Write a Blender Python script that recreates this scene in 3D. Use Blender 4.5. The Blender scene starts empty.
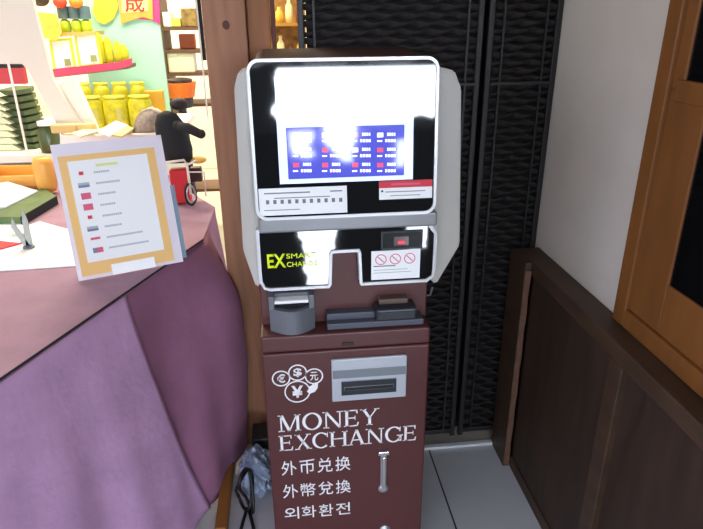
import bpy, bmesh, math, random
from mathutils import Vector, Matrix
random.seed(4)
C = bpy.context.scene
COL = C.collection
# ------------------------------------------------------------------ camera
F, CX, CY, H = 590.0, 351.5, 264.5, 1.6
p, yw, r = math.radians(22.7), math.radians(6.2), math.radians(.55)
fwd = Vector((math.sin(yw)*math.cos(p), math.cos(yw)*math.cos(p), -math.sin(p)))
rt0 = Vector((math.cos(yw), -math.sin(yw), 0)); up0 = rt0.cross(fwd)
rt = math.cos(r)*rt0 - math.sin(r)*up0
up = math.sin(r)*rt0 + math.cos(r)*up0
EYE = Vector((0, 0, H))
def ray(x, y): return fwd*F + rt*(x-CX) - up*(y-CY)
def onY(x, y, Y): d = ray(x, y); return EYE + d*(Y/d.y)
def onZ(x, y, z): d = ray(x, y); return EYE + d*((z-H)/d.z)
cam = bpy.data.objects.new('camera', bpy.data.cameras.new('camera')); COL.objects.link(cam)
M = Matrix((rt, up, -fwd)).transposed().to_4x4(); M.translation = EYE
cam.matrix_world = M
cam.data.sensor_fit = 'HORIZONTAL'; cam.data.sensor_width = 36.0; cam.data.lens = F*36/703
cam.data.clip_start = 0.02
C.camera = cam
C.view_settings.view_transform = 'Standard'; C.view_settings.look = 'None'
C.view_settings.gamma = 1; C.view_settings.use_curve_mapping = False
C.view_settings.exposure = 0.0
# ------------------------------------------------------------------ materials
def lin(c): return tuple((v/12.92 if v <= .04045 else ((v+.055)/1.055)**2.4) for v in [k/255 for k in c])
MATS = {}
def mat(name, rgb, rough=.6, metal=0, emit=0, spec=.5, trans=0, var=0, scale=20, bump=0, stretch=None, coat=0, detail=4):
    if name in MATS: return MATS[name]
    m = bpy.data.materials.new(name); m.use_nodes = True
    nt = m.node_tree; b = nt.nodes['Principled BSDF']
    c = lin(rgb) + (1,)
    b.inputs['Base Color'].default_value = c
    b.inputs['Roughness'].default_value = rough; b.inputs['Metallic'].default_value = metal
    b.inputs['Specular IOR Level'].default_value = spec
    b.inputs['Transmission Weight'].default_value = trans
    b.inputs['Coat Weight'].default_value = coat; b.inputs['Coat Roughness'].default_value = .03
    if emit:
        b.inputs['Emission Color'].default_value = c; b.inputs['Emission Strength'].default_value = emit
    if var or bump:
        tc = nt.nodes.new('ShaderNodeTexCoord'); mp = nt.nodes.new('ShaderNodeMapping')
        nt.links.new(tc.outputs['Object'], mp.inputs['Vector'])
        if stretch: mp.inputs['Scale'].default_value = stretch
        n = nt.nodes.new('ShaderNodeTexNoise'); n.inputs['Scale'].default_value = scale; n.inputs['Detail'].default_value = detail
        nt.links.new(mp.outputs[0], n.inputs['Vector'])
        if var:
            rp = nt.nodes.new('ShaderNodeValToRGB')
            rp.color_ramp.elements[0].position = .3; rp.color_ramp.elements[1].position = .7
            rp.color_ramp.elements[0].color = tuple(v*(1-var) for v in c[:3])+(1,)
            rp.color_ramp.elements[1].color = tuple(min(1, v*(1+var)) for v in c[:3])+(1,)
            nt.links.new(n.outputs['Fac'], rp.inputs[0]); nt.links.new(rp.outputs[0], b.inputs['Base Color'])
        if bump:
            bp = nt.nodes.new('ShaderNodeBump'); bp.inputs['Strength'].default_value = bump; bp.inputs['Distance'].default_value = .01
            nt.links.new(n.outputs['Fac'], bp.inputs['Height']); nt.links.new(bp.outputs[0], b.inputs['Normal'])
    MATS[name] = m; return m
maroon = mat('maroon_paint', (80, 38, 37), .42, var=.06, scale=60)
maroon_dark = mat('maroon_dark', (66, 38, 36), .5)
wing_grey = mat('wing_grey', (176, 171, 164), .45)
bezel = mat('bezel_silver', (205, 205, 208), .3, metal=.25)
band = mat('band_grey', (135, 135, 138), .3, metal=.3)
glass_black = mat('glossy_black', (8, 9, 12), .03, spec=.6)
plastic_grey = mat('plastic_grey', (98, 101, 108), .45)
plastic_dark = mat('plastic_dark', (36, 38, 46), .4)
white_print = mat('white_print', (238, 238, 240), .5)
paper = mat('paper_white', (240, 240, 240), .8)
ink = mat('ink_grey', (120, 120, 125), .8)
ink_black = mat('ink_black', (25, 25, 28), .8)
red_print = mat('red_print', (205, 45, 60), .6)
pink_print = mat('pink_print', (215, 90, 120), .6)
lime = mat('lime_print_glow', (205, 225, 20), .5, emit=.25)  # lime lettering with a faint added glow
metal = mat('brushed_metal', (190, 190, 192), .3, metal=.8)
silver = mat('silver_paint', (178, 182, 190), .4, metal=.1)
silver_d = mat('silver_dark', (120, 126, 132), .4, metal=.1)  # darker silver for the strip across the cash slot
scr_bg = mat('screen_light', (198, 212, 250), .05, emit=.8)
scr_blue = mat('screen_blue', (72, 76, 176), .05, emit=.75)
scr_box = mat('screen_box', (110, 115, 205), .05, emit=.8)
scr_white = mat('screen_white', (245, 248, 255), .05, emit=.95)
scr_red = mat('screen_red', (215, 80, 110), .05, emit=.8)
led_red = mat('led_red', (255, 35, 60), .3, emit=1.6)
led_glow = mat('led_halo', (60, 12, 22), .15, emit=.25)  # dim red glow around the LED, put into an emitting plate
post_wood = mat('post_wood', (156, 106, 76), .6, var=.18, scale=6, stretch=(6, 6, .6), bump=.15)
post_wood2 = mat('post_wood_orange', (148, 92, 52), .6, var=.18, scale=6, stretch=(6, 6, .6))
knot_m = mat('knot', (84, 48, 34), .7)
win_wood = mat('window_wood', (128, 80, 38), .45, var=.14, scale=5, stretch=(5, 5, 1.0), bump=.08)
dark_wood = mat('wainscot_wood', (70, 50, 36), .55, var=.25, scale=4, stretch=(5, 1.5, 5), bump=.1)
dark_wood_v = mat('wainscot_board', (56, 39, 28), .6, var=.25, scale=5, stretch=(2, 5, .8), bump=.1)
edge_wood = mat('raw_edge_wood', (112, 80, 62), .7, var=.2, scale=30)
plaster = mat('plaster', (216, 205, 194), .9, var=.03, scale=8, bump=.05)
wicker = mat('wicker', (40, 35, 34), .7, spec=.25, var=.3, scale=60)
wick_frame = mat('wicker_frame', (33, 31, 32), .5)
black_cloth = mat('black_backing', (18, 17, 18), .9)
glass_dark = mat('window_glass', (14, 15, 17), .06)
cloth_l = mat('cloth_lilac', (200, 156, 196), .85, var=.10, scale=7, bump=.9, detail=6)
cloth_d = mat('cloth_shaded', (146, 96, 124), .85, var=.12, scale=6, bump=.8, detail=6)  # same cloth tinted darker at the corner, where less light falls
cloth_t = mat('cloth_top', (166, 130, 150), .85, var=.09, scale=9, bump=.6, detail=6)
black = mat('black_rubber', (20, 20, 22), .5)
cream = mat('cream_board', (232, 222, 205), .7)
cream2 = mat('cream_light', (245, 238, 225), .7)
orange_b = mat('orange_border', (236, 190, 118), .6)
def tile_mat():
    m = bpy.data.materials.new('floor_tiles'); m.use_nodes = True; nt = m.node_tree; b = nt.nodes['Principled BSDF']
    tc = nt.nodes.new('ShaderNodeTexCoord'); n = nt.nodes.new('ShaderNodeTexNoise'); n.inputs['Scale'].default_value = 6
    nt.links.new(tc.outputs['Object'], n.inputs['Vector'])
    sp = nt.nodes.new('ShaderNodeSeparateXYZ'); nt.links.new(tc.outputs['Object'], sp.inputs[0])
    fs = []
    for ax, off in ((0, .5), (1, 1.853)):
        a = nt.nodes.new('ShaderNodeMath'); a.operation = 'SUBTRACT'; a.inputs[1].default_value = off-.6*20+.003
        nt.links.new(sp.outputs[ax], a.inputs[0])
        q = nt.nodes.new('ShaderNodeMath'); q.operation = 'MODULO'; q.inputs[1].default_value = .6; nt.links.new(a.outputs[0], q.inputs[0])
        l = nt.nodes.new('ShaderNodeMath'); l.operation = 'LESS_THAN'; l.inputs[1].default_value = .006; nt.links.new(q.outputs[0], l.inputs[0]); fs.append(l)
    mx = nt.nodes.new('ShaderNodeMath'); mx.operation = 'MAXIMUM'; nt.links.new(fs[0].outputs[0], mx.inputs[0]); nt.links.new(fs[1].outputs[0], mx.inputs[1])
    rp = nt.nodes.new('ShaderNodeValToRGB'); rp.color_ramp.elements[0].color = lin((196, 196, 202))+(1,); rp.color_ramp.elements[1].color = lin((212, 212, 216))+(1,)
    nt.links.new(n.outputs['Fac'], rp.inputs[0])
    mc = nt.nodes.new('ShaderNodeMix'); mc.data_type = 'RGBA'
    nt.links.new(mx.outputs[0], mc.inputs[0]); nt.links.new(rp.outputs[0], mc.inputs[6]); mc.inputs[7].default_value = lin((40, 45, 50))+(1,)
    nt.links.new(mc.outputs[2], b.inputs['Base Color']); b.inputs['Roughness'].default_value = .35
    return m
# ------------------------------------------------------------------ mesh helpers
WO = {}
def mk(name, bm, m, parent=None, smooth=False, origin=None):
    me = bpy.data.meshes.new(name); bmesh.ops.recalc_face_normals(bm, faces=bm.faces)
    if parent is not None: o0 = WO[parent]
    elif origin is not None: o0 = Vector(origin)
    else:
        xs = [v.co for v in bm.verts]
        o0 = Vector(((min(v.x for v in xs)+max(v.x for v in xs))/2, (min(v.y for v in xs)+max(v.y for v in xs))/2, min(v.z for v in xs)))
    bmesh.ops.translate(bm, vec=-o0, verts=bm.verts)
    bm.to_mesh(me); bm.free()
    if isinstance(m, (list, tuple)):
        for q in m: me.materials.append(q)
    else: me.materials.append(m)
    if smooth:
        for f in me.polygons: f.use_smooth = True
    o = bpy.data.objects.new(name, me); COL.objects.link(o)
    if parent is not None: o.parent = parent
    else: o.location = o0
    WO[o] = o0
    return o
def thing(name, label, cat, loc, group=None):
    o = bpy.data.objects.new(name, None); COL.objects.link(o); o.location = loc; o.empty_display_size = .05
    WO[o] = Vector(loc); return tag(o, label, cat, group)
def tag(o, label, cat, group=None, kind=None):
    o['label'] = label; o['category'] = cat
    if group: o['group'] = group
    if kind: o['kind'] = kind
    return o
def struct(name, bm, m, parent=None):
    o = mk(name, bm, m, parent)
    if parent is None: o['kind'] = 'structure'
    return o
def B(): return bmesh.new()
def box(bm, x0, x1, y0, y1, z0, z1, bev=0, seg=2, mtx=None, mi=0):
    g = bmesh.ops.create_cube(bm, size=1)
    vs = g['verts']
    for v in vs: v.co = Vector(((x0+x1)/2+v.co.x*(x1-x0), (y0+y1)/2+v.co.y*(y1-y0), (z0+z1)/2+v.co.z*(z1-z0)))
    fs = {f for v in vs for f in v.link_faces}
    for f in fs: f.material_index = mi
    if mtx: bmesh.ops.transform(bm, matrix=mtx, verts=vs)
    if bev:
        es = list({e for v in vs for e in v.link_edges})
        bmesh.ops.bevel(bm, geom=es, offset=bev, segments=seg, affect='EDGES', profile=.5)
    return bm
def prism(bm, pts, d, mi=0):
    """pts: list of 3-D points of a planar outline; d: extrusion vector"""
    d = Vector(d); a = [bm.verts.new(Vector(q)) for q in pts]; b = [bm.verts.new(Vector(q)+d) for q in pts]
    fs = [bm.faces.new(a), bm.faces.new(b[::-1])]
    n = len(a)
    for i in range(n): fs.append(bm.faces.new((a[i], b[i], b[(i+1) % n], a[(i+1) % n])))
    for f in fs: f.material_index = mi
    return bm
def rr(x0, x1, z0, z1, rad, n=6):
    out = []
    for cx, cz, a0 in ((x1-rad, z1-rad, 0), (x0+rad, z1-rad, 90), (x0+rad, z0+rad, 180), (x1-rad, z0+rad, 270)):
        for i in range(n+1):
            a = math.radians(a0+90*i/n); out.append((cx+rad*math.cos(a), cz+rad*math.sin(a)))
    return out
def ring(bm, outer, inner, fn, d):
    """band between two outlines with equal vertex counts; fn maps (u,v)->3-D; d extrusion"""
    d = Vector(d); n = len(outer)
    A = [bm.verts.new(fn(*q)) for q in outer]; I = [bm.verts.new(fn(*q)) for q in inner]
    A2 = [bm.verts.new(fn(*q)+d) for q in outer]; I2 = [bm.verts.new(fn(*q)+d) for q in inner]
    for i in range(n):
        j = (i+1) % n
        for q in ((A[i], A[j], I[j], I[i]), (A2[i], A2[j], I2[j], I2[i]), (A[i], A[j], A2[j], A2[i]), (I[i], I[j], I2[j], I2[i])): bm.faces.new(q)
    return bm
def tube(bm, pts, rad, seg=8, closed=False):
    pts = [Vector(q) for q in pts]; n = len(pts); rings = []
    for i, q in enumerate(pts):
        t = (pts[(i+1) % n if closed else min(i+1, n-1)] - pts[(i-1) % n if closed else max(i-1, 0)]).normalized()
        a = t.cross(Vector((0, 0, 1)))
        if a.length < .1: a = t.cross(Vector((0, 1, 0)))
        a.normalize(); b = t.cross(a)
        rd = rad[i] if isinstance(rad, (list, tuple)) else rad
        rings.append([bm.verts.new(q+(a*math.cos(k*2*math.pi/seg)+b*math.sin(k*2*math.pi/seg))*rd) for k in range(seg)])
    for i in range(n if closed else n-1):
        A, D = rings[i], rings[(i+1) % n]
        for k in range(seg): bm.faces.new((A[k], A[(k+1) % seg], D[(k+1) % seg], D[k]))
    if not closed: bm.faces.new(rings[0][::-1]); bm.faces.new(rings[-1])
    return bm
def lathe(bm, c, prof, seg=20, axis='z', sx=1, sy=1):
    c = Vector(c); rings = []
    for rad, h in prof:
        R = []
        for k in range(seg):
            a = 2*math.pi*k/seg; u, v = rad*math.cos(a)*sx, rad*math.sin(a)*sy
            R.append(bm.verts.new(c+(Vector((u, v, h)) if axis == 'z' else Vector((u, h, v)) if axis == 'y' else Vector((h, u, v)))))
        rings.append(R)
    for A, D in zip(rings, rings[1:]):
        for k in range(seg): bm.faces.new((A[k], A[(k+1) % seg], D[(k+1) % seg], D[k]))
    bm.faces.new(rings[0][::-1]); bm.faces.new(rings[-1]); return bm
def ball(bm, c, rx, ry=None, rz=None, seg=16):
    ry = ry or rx; rz = rz or rx
    g = bmesh.ops.create_uvsphere(bm, u_segments=seg, v_segments=seg//2+2, radius=1)
    for v in g['verts']: v.co = Vector(c)+Vector((v.co.x*rx, v.co.y*ry, v.co.z*rz))
    return bm
def text_bm(s, w, h, fn, thick=.0012, bold=0, nrm=Vector((0, -1, 0))):
    """text fitted to a w x h box; fn(u,v) gives the 3-D place of the box's inner coordinates"""
    cu = bpy.data.curves.new('t', 'FONT'); cu.body = s; cu.offset = bold; cu.resolution_u = 3
    o = bpy.data.objects.new('t', cu); COL.objects.link(o)
    dg = bpy.context.evaluated_depsgraph_get(); me = bpy.data.meshes.new_from_object(o.evaluated_get(dg))
    bm = bmesh.new(); bm.from_mesh(me)
    bpy.data.objects.remove(o); bpy.data.curves.remove(cu); bpy.data.meshes.remove(me)
    xs = [v.co.x for v in bm.verts]; ys = [v.co.y for v in bm.verts]
    if not xs: return bm
    x0, x1, y0, y1 = min(xs), max(xs), min(ys), max(ys)
    for v in bm.verts: v.co = fn((v.co.x-x0)/(x1-x0)*w, (v.co.y-y0)/(y1-y0)*h) + nrm*.0003
    g = bmesh.ops.extrude_face_region(bm, geom=list(bm.faces))
    bmesh.ops.translate(bm, vec=nrm*thick, verts=[q for q in g['geom'] if isinstance(q, bmesh.types.BMVert)])
    return bm
# ------------------------------------------------------------------ room
fb = B(); box(fb, -1.6, .9, -.5, 1.853, -.05, 0)
fo = mk('floor', fb, tile_mat(), origin=(0, 0, 0)); fo['kind'] = 'structure'
struct('floor', box(B(), -4.5, 2.2, 1.853, 7.0, -.06, -.004), mat('shop_floor', (205, 196, 180), .35, var=.04, scale=3))
struct('wall_right', box(B(), .868, 1.0, -.45, 2.02, 0, 2.6), plaster)
struct('ceiling', box(B(), -1.6, 1.0, -.6, 2.02, 2.6, 2.7), mat('added_porch_ceiling', (120, 100, 84), .8))  # unseen, added to block sky light from above the machine
shopw = mat('shop_wall', (240, 230, 205), .8)
struct('wall_back', box(B(), -4.5, 2.2, 6.9, 7.0, 0, 3.0), shopw)
struct('wall_left', box(B(), -4.6, -4.5, 1.0, 7.0, 0, 3.0), shopw)
struct('shop_light_block', box(B(), .12, 2.2, 1.98, 2.02, 0, 3.0), black_cloth)  # unseen black panel added behind the wicker to block shop light
struct('ceiling', box(B(), -4.5, 2.2, 2.02, 7.0, 2.95, 3.05), shopw)
struct('trim_1', box(B(), .39, .868, 1.846, 1.868, 0, .012, .003), mat('metal_strip', (238, 240, 244), .5))
# posts between porch and shop
pb = box(B(), -.232, -.102, 1.97, 2.09, 0, 2.6, .004)
post = struct('trim_2', pb, post_wood)
k = B(); c = onY(226, 25, 1.97); lathe(k, (c.x, 1.9695, c.z), [(.011, 0), (.009, -.001), (.001, -.0015)], 14, 'y', 1, 1.2); mk('wood_knot', k, knot_m, post)
struct('trim_3', box(B(), -.100, -.030, 1.99, 2.06, 0, 2.6, .004), post_wood2)
struct('trim_4', box(B(), -.028, -.014, 2.0, 2.04, 0, 2.6, .002), mat('red_brown_trim', (92, 40, 30), .6))
# wainscot : structure on the right wall
W = B()
box(W, .81, .868, -.45, 1.86, .0, .80, mi=1)
box(W, .79, .868, -.45, 1.86, .80, .848, .004)
box(W, .79, .868, -.45, 1.72, .0, .05, .004)
box(W, .796, .868, 1.215, 1.72, .05, .80, .002, mi=1)
box(W, .79, .868, 1.155, 1.215, .05, .80, .003)
box(W, .79, .868, .28, .34, .05, .80, .003)
struct('trim_5', W, [dark_wood, dark_wood_v])
struct('trim_6', box(B(), .766, .789, 1.724, 1.86, 0, .846, .002), dark_wood)
Es = B()
n = 26; pts = []
for i in range(n+1): pts.append((.7675+.002*math.sin(i*2.1)+random.uniform(-.001, .001), 1.7235, .01+.81*i/n))
pts2 = [(.7865+.0015*math.sin(i*1.3), 1.7235, .01+.81*i/n) for i in range(n+1)][::-1]
prism(Es, pts+pts2, (0, -.004, 0)); struct('trim_7', Es, edge_wood)
# window on the right wall
def frame_yz(bm, x0, x1, y0, y1, z0, z1, w, bev=.003):
    box(bm, x0, x1, y1-w, y1, z0, z1, bev); box(bm, x0, x1, y0, y0+w, z0, z1, bev)
    box(bm, x0, x1, y0+w, y1-w, z1-w, z1, bev); box(bm, x0, x1, y0+w, y1-w, z0, z0+w, bev)
    return bm
wn = frame_yz(B(), .846, .90, -.1, 1.322, .850, 2.35, .05)
win = struct('window_1', wn, win_wood)
sb = B(); box(sb, .856, .895, 1.146, 1.272, .90, 1.447, .003); box(sb, .856, .895, 1.232, 1.272, 1.447, 2.30, .003); box(sb, .856, .895, -.05, 1.146, .90, 1.026, .003)
box(sb, .856, .895, -.05, 0, 1.026, 2.30, .003); box(sb, .856, .895, 0, 1.232, 2.26, 2.30, .003); mk('sash', sb, win_wood, win)
mk('muntin', box(B(), .850, .893, .0, 1.250, 1.424, 1.470, .003), win_wood, win)
mk('muntin', box(B(), .858, .893, .58, .64, 1.0, 2.2, .003), win_wood, win)
mk('window_pane', box(B(), .861, .865, .0, 1.240, .95, 2.28), glass_dark, win)
# ------------------------------------------------------------------ wicker folding screen
def weave(bm, x0, x1, y, z0, z1, cell=.040, row=.0235):
    nx = max(2, round((x1-x0)/cell)); cw = (x1-x0)/nx; rows = int((z1-z0)/row); seg = 6
    for rr_ in range(rows):
        zc = z0+(rr_+.5)*row; prev = None
        for i in range(nx*seg+1):
            x = x0+(x1-x0)*i/(nx*seg); ph = math.pi*(i/seg+rr_)
            yy = y+.007*math.sin(ph); hh = row*.46*(.75+.25*math.sin(ph)); dz = .003*math.cos(ph)
            a = bm.verts.new((x, yy-.003, zc+hh+dz)); m = bm.verts.new((x, yy-.0055, zc+dz)); b = bm.verts.new((x, yy+.002, zc-hh+dz))
            if prev:
                bm.faces.new((prev[0], a, m, prev[1])); bm.faces.new((prev[1], m, b, prev[2]))
            prev = (a, m, b)
    return bm
def wicker_panel(x0, x1, label, mid=1.403):
    t = thing('folding_screen_panel', label, 'screen', ((x0+x1)/2, 1.90, 0.03), 'dark wicker screen panels behind the machine')
    f = B(); box(f, x0, x0+.018, 1.885, 1.905, .03, 2.25, .003); box(f, x1-.018, x1, 1.885, 1.905, .03, 2.25, .003)
    box(f, x0+.018, x1-.018, 1.885, 1.905, 2.23, 2.25, .002); box(f, x0+.018, x1-.018, 1.885, 1.905, .045, .065, .002)
    mk('frame', f, wick_frame, t)
    mk('woven_panel', weave(B(), x0+.018, x1-.018, 1.897, .065, 2.23), wicker, t, smooth=True)
    mk('crossbar', box(B(), x0+.018, x1-.018, 1.880, 1.888, mid-.005, mid+.005, .001), wick_frame, t)
    mk('backing', box(B(), max(x0+.010, .078), x1-.004, 1.916, 1.919, .04, 2.24), black_cloth, t)  # dark sheet added behind the weave to stop bright specks
    g = B()
    for sgn, xx in ((0, x0+.018), (1, x1-.018)):
        xr = xx+.03*(1-2*sgn); box(g, xr-.003, xr+.003, 1.884, 1.890, .065, 2.23)
    mk('edge_rod', g, wick_frame, t)
wicker_panel(.052, .618, 'wide dark woven wicker screen panel directly behind the machine')
wicker_panel(.634, .866, 'narrow dark woven wicker screen panel next to the grey wall')
# ------------------------------------------------------------------ MONEY EXCHANGE MACHINE
mach = thing('money_exchange_machine', 'maroon freestanding money exchange machine with touch screen head and white lettering', 'machine', (.135, 1.58, 0))
cabin = mk('cabinet', box(B(), -.094, .362, 1.39, 1.78, .0, .778, .006), maroon, mach)
door = mk('door', box(B(), -.094, .362, 1.37, 1.3895, .02, .777, .006, 3), maroon, mach)
mk('top_drawer', box(B(), -.094, .362, 1.37, 1.78, .7795, .829, .006, 3), maroon, mach)
upper = mk('upper_cabinet', box(B(), -.090, .364, 1.435, 1.76, .829, 1.13, .004), maroon, mach)
l = mk('lock_slot', box(B(), .121, .153, 1.3665, 1.3715, .791, .799, .001), black, mach)
# dark recess line between door and drawer handled by the gap; logo and writing on the door
YD = 1.3698
def fd(u0, v0): return lambda u, v: Vector((u0+u, YD, v0+v))
NR = Vector((0, -1, 0))
class Serif:
    """simple serif capitals drawn with thick and thin strokes"""
    def __init__(s, bm, x, z, h): s.bm, s.x, s.z, s.h = bm, x, z, h
    def q(s, pts): prism(s.bm, [Vector((s.x+a*s.h, YD-.0003, s.z+b*s.h)) for a, b in pts], (0, -.0012, 0))
    def st(s, a, b, w, horiz=True):
        # stroke cut level at its ends (horiz) or upright (not horiz)
        if horiz: s.q([(a[0]-w/2, a[1]), (a[0]+w/2, a[1]), (b[0]+w/2, b[1]), (b[0]-w/2, b[1])])
        else: s.q([(a[0], a[1]-w/2), (b[0], b[1]-w/2), (b[0], b[1]+w/2), (a[0], a[1]+w/2)])
    def sf(s, x, z, w=.30, t=.05): s.q([(x-w/2, z), (x+w/2, z), (x+w/2, z+t), (x-w/2, z+t)])
    def vs(s, x, w=.14, top=True): s.st((x, 0), (x, 1), w); s.sf(x, 0); s.sf(x, .95)
    def arc(s, cx, cz, rx, rz, a0, a1, thick=.15, thin=.06, n=28):
        for i in range(n):
            P = []
            for a in (a0+(a1-a0)*i/n, a0+(a1-a0)*(i+1)/n):
                t = math.radians(a); w = thin+(thick-thin)*abs(math.cos(t))
                P.append(((cx+rx*math.cos(t), cz+rz*math.sin(t)), (cx+(rx-w)*math.cos(t), cz+(rz-w)*math.sin(t))))
            s.q([P[0][0], P[1][0], P[1][1], P[0][1]])
    def M(s): s.st((.17, 0), (.17, 1), .07); s.sf(.17, 0); s.sf(.12, .95, .2); s.st((.2, 1), (.56, .02), .15); s.st((.56, .02), (.95, 1), .07); s.vs(.98); return 1.18
    def O(s): s.arc(.5, .5, .48, .53, 0, 360); return 1.02
    def N(s): s.st((.17, 0), (.17, 1), .07); s.sf(.17, 0); s.sf(.1, .95, .2); s.st((.17, 1), (.85, 0), .15); s.st((.85, 0), (.85, 1), .07); s.sf(.85, .95); return 1.04
    def E(s):
        s.vs(.15); s.st((.15, .975), (.68, .975), .06, False); s.st((.15, .52), (.56, .52), .06, False); s.st((.15, .03), (.72, .03), .06, False)
        s.q([(.64, .78), (.69, .78), (.69, 1.0), (.60, .96)]); s.q([(.69, .24), (.74, .24), (.72, 0), (.63, .04)]); s.q([(.54, .4), (.58, .4), (.58, .64), (.54, .64)]); return .82
    def Y(s): s.st((.47, 0), (.47, .48), .14); s.sf(.47, 0); s.st((.15, 1), (.47, .45), .15); s.st((.82, 1), (.47, .45), .07); s.sf(.15, .95, .32); s.sf(.82, .95, .26); return .95
    def X(s): s.st((.17, 1), (.76, 0), .16); s.st((.76, 1), (.17, 0), .07); s.sf(.17, .95); s.sf(.76, .95, .26); s.sf(.15, 0, .26); s.sf(.78, 0); return .94
    def C(s): s.arc(.5, .5, .48, .53, 48, 312); s.q([(.80, .70), (.86, .70), (.86, 1.02), (.80, .92)]); return .94
    def H(s): s.vs(.15); s.vs(.83); s.st((.15, .52), (.83, .52), .06, False); return .99
    def A(s): s.st((.14, 0), (.47, 1.02), .07); s.st((.47, 1.02), (.82, 0), .16); s.sf(.14, 0, .26); s.sf(.83, 0); s.st((.24, .34), (.7, .34), .06, False); return .98
    def G(s): s.arc(.5, .5, .48, .53, 48, 330); s.q([(.80, .70), (.86, .70), (.86, 1.02), (.80, .92)]); s.st((.86, .04), (.86, .42), .14); s.sf(.84, .40, .34); return 1.0
def serif_word(word, x0, x1, z, h):
    bm = B(); cur = 0; S = Serif(bm, 0, 0, 1.0)
    for ch in word: S.x = cur; cur += getattr(S, ch)()
    k = (x1-x0)/(cur*1.0)
    for v in bm.verts: v.co.x = x0+v.co.x*k; v.co.z = z+v.co.z*h
    return bm
mk('lettering', serif_word('MONEY', -.064, .224, .523, .056), white_print, door)
mk('lettering', serif_word('EXCHANGE', -.064, .338, .456, .053), white_print, door)
for s, z, w, h in (('外币兑换', .366, .210, .052), ('外幣兌換', .280, .210, .050), ('외화환전', .196, .208, .046)):
    bm = B(); n = 4; cw = w/n
    for i, ch in enumerate(s):
        t = text_bm(ch, cw*.84, h, fd(-.062+i*cw, z), bold=.0)
        me = bpy.data.meshes.new('t'); t.to_mesh(me); t.free(); bm.from_mesh(me); bpy.data.meshes.remove(me)
    mk('lettering', bm, white_print, door)
def circ(bm, cx, cz, r0, r1, y=YD, n=36, d=-.0012, sx=1):
    o = [(cx+r1*sx*math.cos(2*math.pi*i/n), cz+r1*math.sin(2*math.pi*i/n)) for i in range(n)]
    i_ = [(cx+r0*sx*math.cos(2*math.pi*i/n), cz+r0*math.sin(2*math.pi*i/n)) for i in range(n)]
    return ring(bm, o, i_, lambda u, v: Vector((u, y-.0003, v)), (0, d, 0))
lg = B()
for ch, cx, cz, rr0 in (('€', -.046, .700, .025), ('$', -.001, .715, .0255), ('元', .043, .700, .025), ('¥', -.004, .654, .0355)):
    circ(lg, cx, cz, rr0-.0035, rr0)
    w = rr0*1.05
    t = text_bm(ch, w*.85, w*1.05, fd(cx-w*.425, cz-w*.53), bold=.03 if ch != '元' else .01)
    me = bpy.data.meshes.new('t'); t.to_mesh(me); t.free(); lg.from_mesh(me); bpy.data.meshes.remove(me)
# small hand shape at the lower right of the big coin
prism(lg, [Vector((a, YD-.0003, b)) for a, b in ((.022, .652), (.030, .645), (.044, .650), (.052, .662), (.053, .676), (.047, .680), (.044, .672), (.040, .679), (.036, .671), (.030, .668), (.027, .660))], (0, -.0014, 0))
mk('currency_logo', lg, white_print, door)
sp_ = mk('cash_slot', box(B(), .091, .298, 1.361, 1.3705, .616, .751, .003), silver, door)
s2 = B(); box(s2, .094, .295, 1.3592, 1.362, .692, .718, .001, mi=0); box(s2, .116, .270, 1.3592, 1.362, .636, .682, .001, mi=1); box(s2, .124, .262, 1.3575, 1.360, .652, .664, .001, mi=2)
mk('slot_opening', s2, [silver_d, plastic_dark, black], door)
# rail handle
h = B(); box(h, .2285, .2475, 1.362, 1.3705, .288, .424, .004, 3); box(h, .221, .255, 1.3605, 1.3705, .414, .428, .003); lathe(h, (.238, 1.371, .288), [(.015, 0), (.015, -.008), (.009, -.011)], 18, 'y')
box(h, .233, .243, 1.356, 1.363, .296, .41, .002)
mk('handle', h, metal, door)
mk('lock', lathe(B(), (.246, 1.371, .118), [(.018, 0), (.018, -.006), (.010, -.012), (.004, -.012)], 20, 'y'), metal, door)
# ---- receipt printer, note tray on the ledge
pr = B(); out = []
n = 14
for i in range(n+1):
    u = -1+2*i/n; out.append((-.007+u*.0595, 1.405-.034*math.cos(u*math.pi/2)))
prism(pr, [(x, y, .8295) for x, y in out]+[(.0525, 1.44, .8295), (-.0665, 1.44, .8295)], (0, 0, .068))
box(pr, -.0665, -.052, 1.392, 1.44, .895, .934, .002); box(pr, .038, .0525, 1.392, 1.44, .895, .934, .002); box(pr, -.052, .038, 1.412, 1.44, .895, .934, .002)
printer = mk('receipt_printer', pr, plastic_grey, mach)
pd = B(); out = [(-.007+u*.047, 1.412-.028*math.cos(u*math.pi/2)) for u in [-1+2*i/n for i in range(n+1)]]
prism(pd, [(x, y, .8977) for x, y in out], (0, 0, .004)); mk('paper_mouth', pd, plastic_dark, printer)
mk('receipt_paper', box(B(), -.051, .037, 1.385, 1.414, .916, .924, .001, mtx=Matrix.Identity(4)), paper, printer)
ty = B(); box(ty, .084, .346, 1.385, 1.436, .8295, .848, .003); box(ty, .084, .215, 1.405, 1.436, .848, .868, .003); tray = mk('note_tray', ty, mat('tray_grey', (76, 78, 90), .5), mach)
nb = B(); box(nb, .214, .326, 1.378, 1.436, .848, .886, .008, 3); box(nb, .222, .318, 1.374, 1.38, .872, .878, .001); mk('note_dispenser', nb, plastic_dark, tray)
mk('dispenser_cap', box(B(), .226, .306, 1.405, 1.436, .886, .902, .004), mat('brown_cap', (92, 74, 66), .5), tray)
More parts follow.
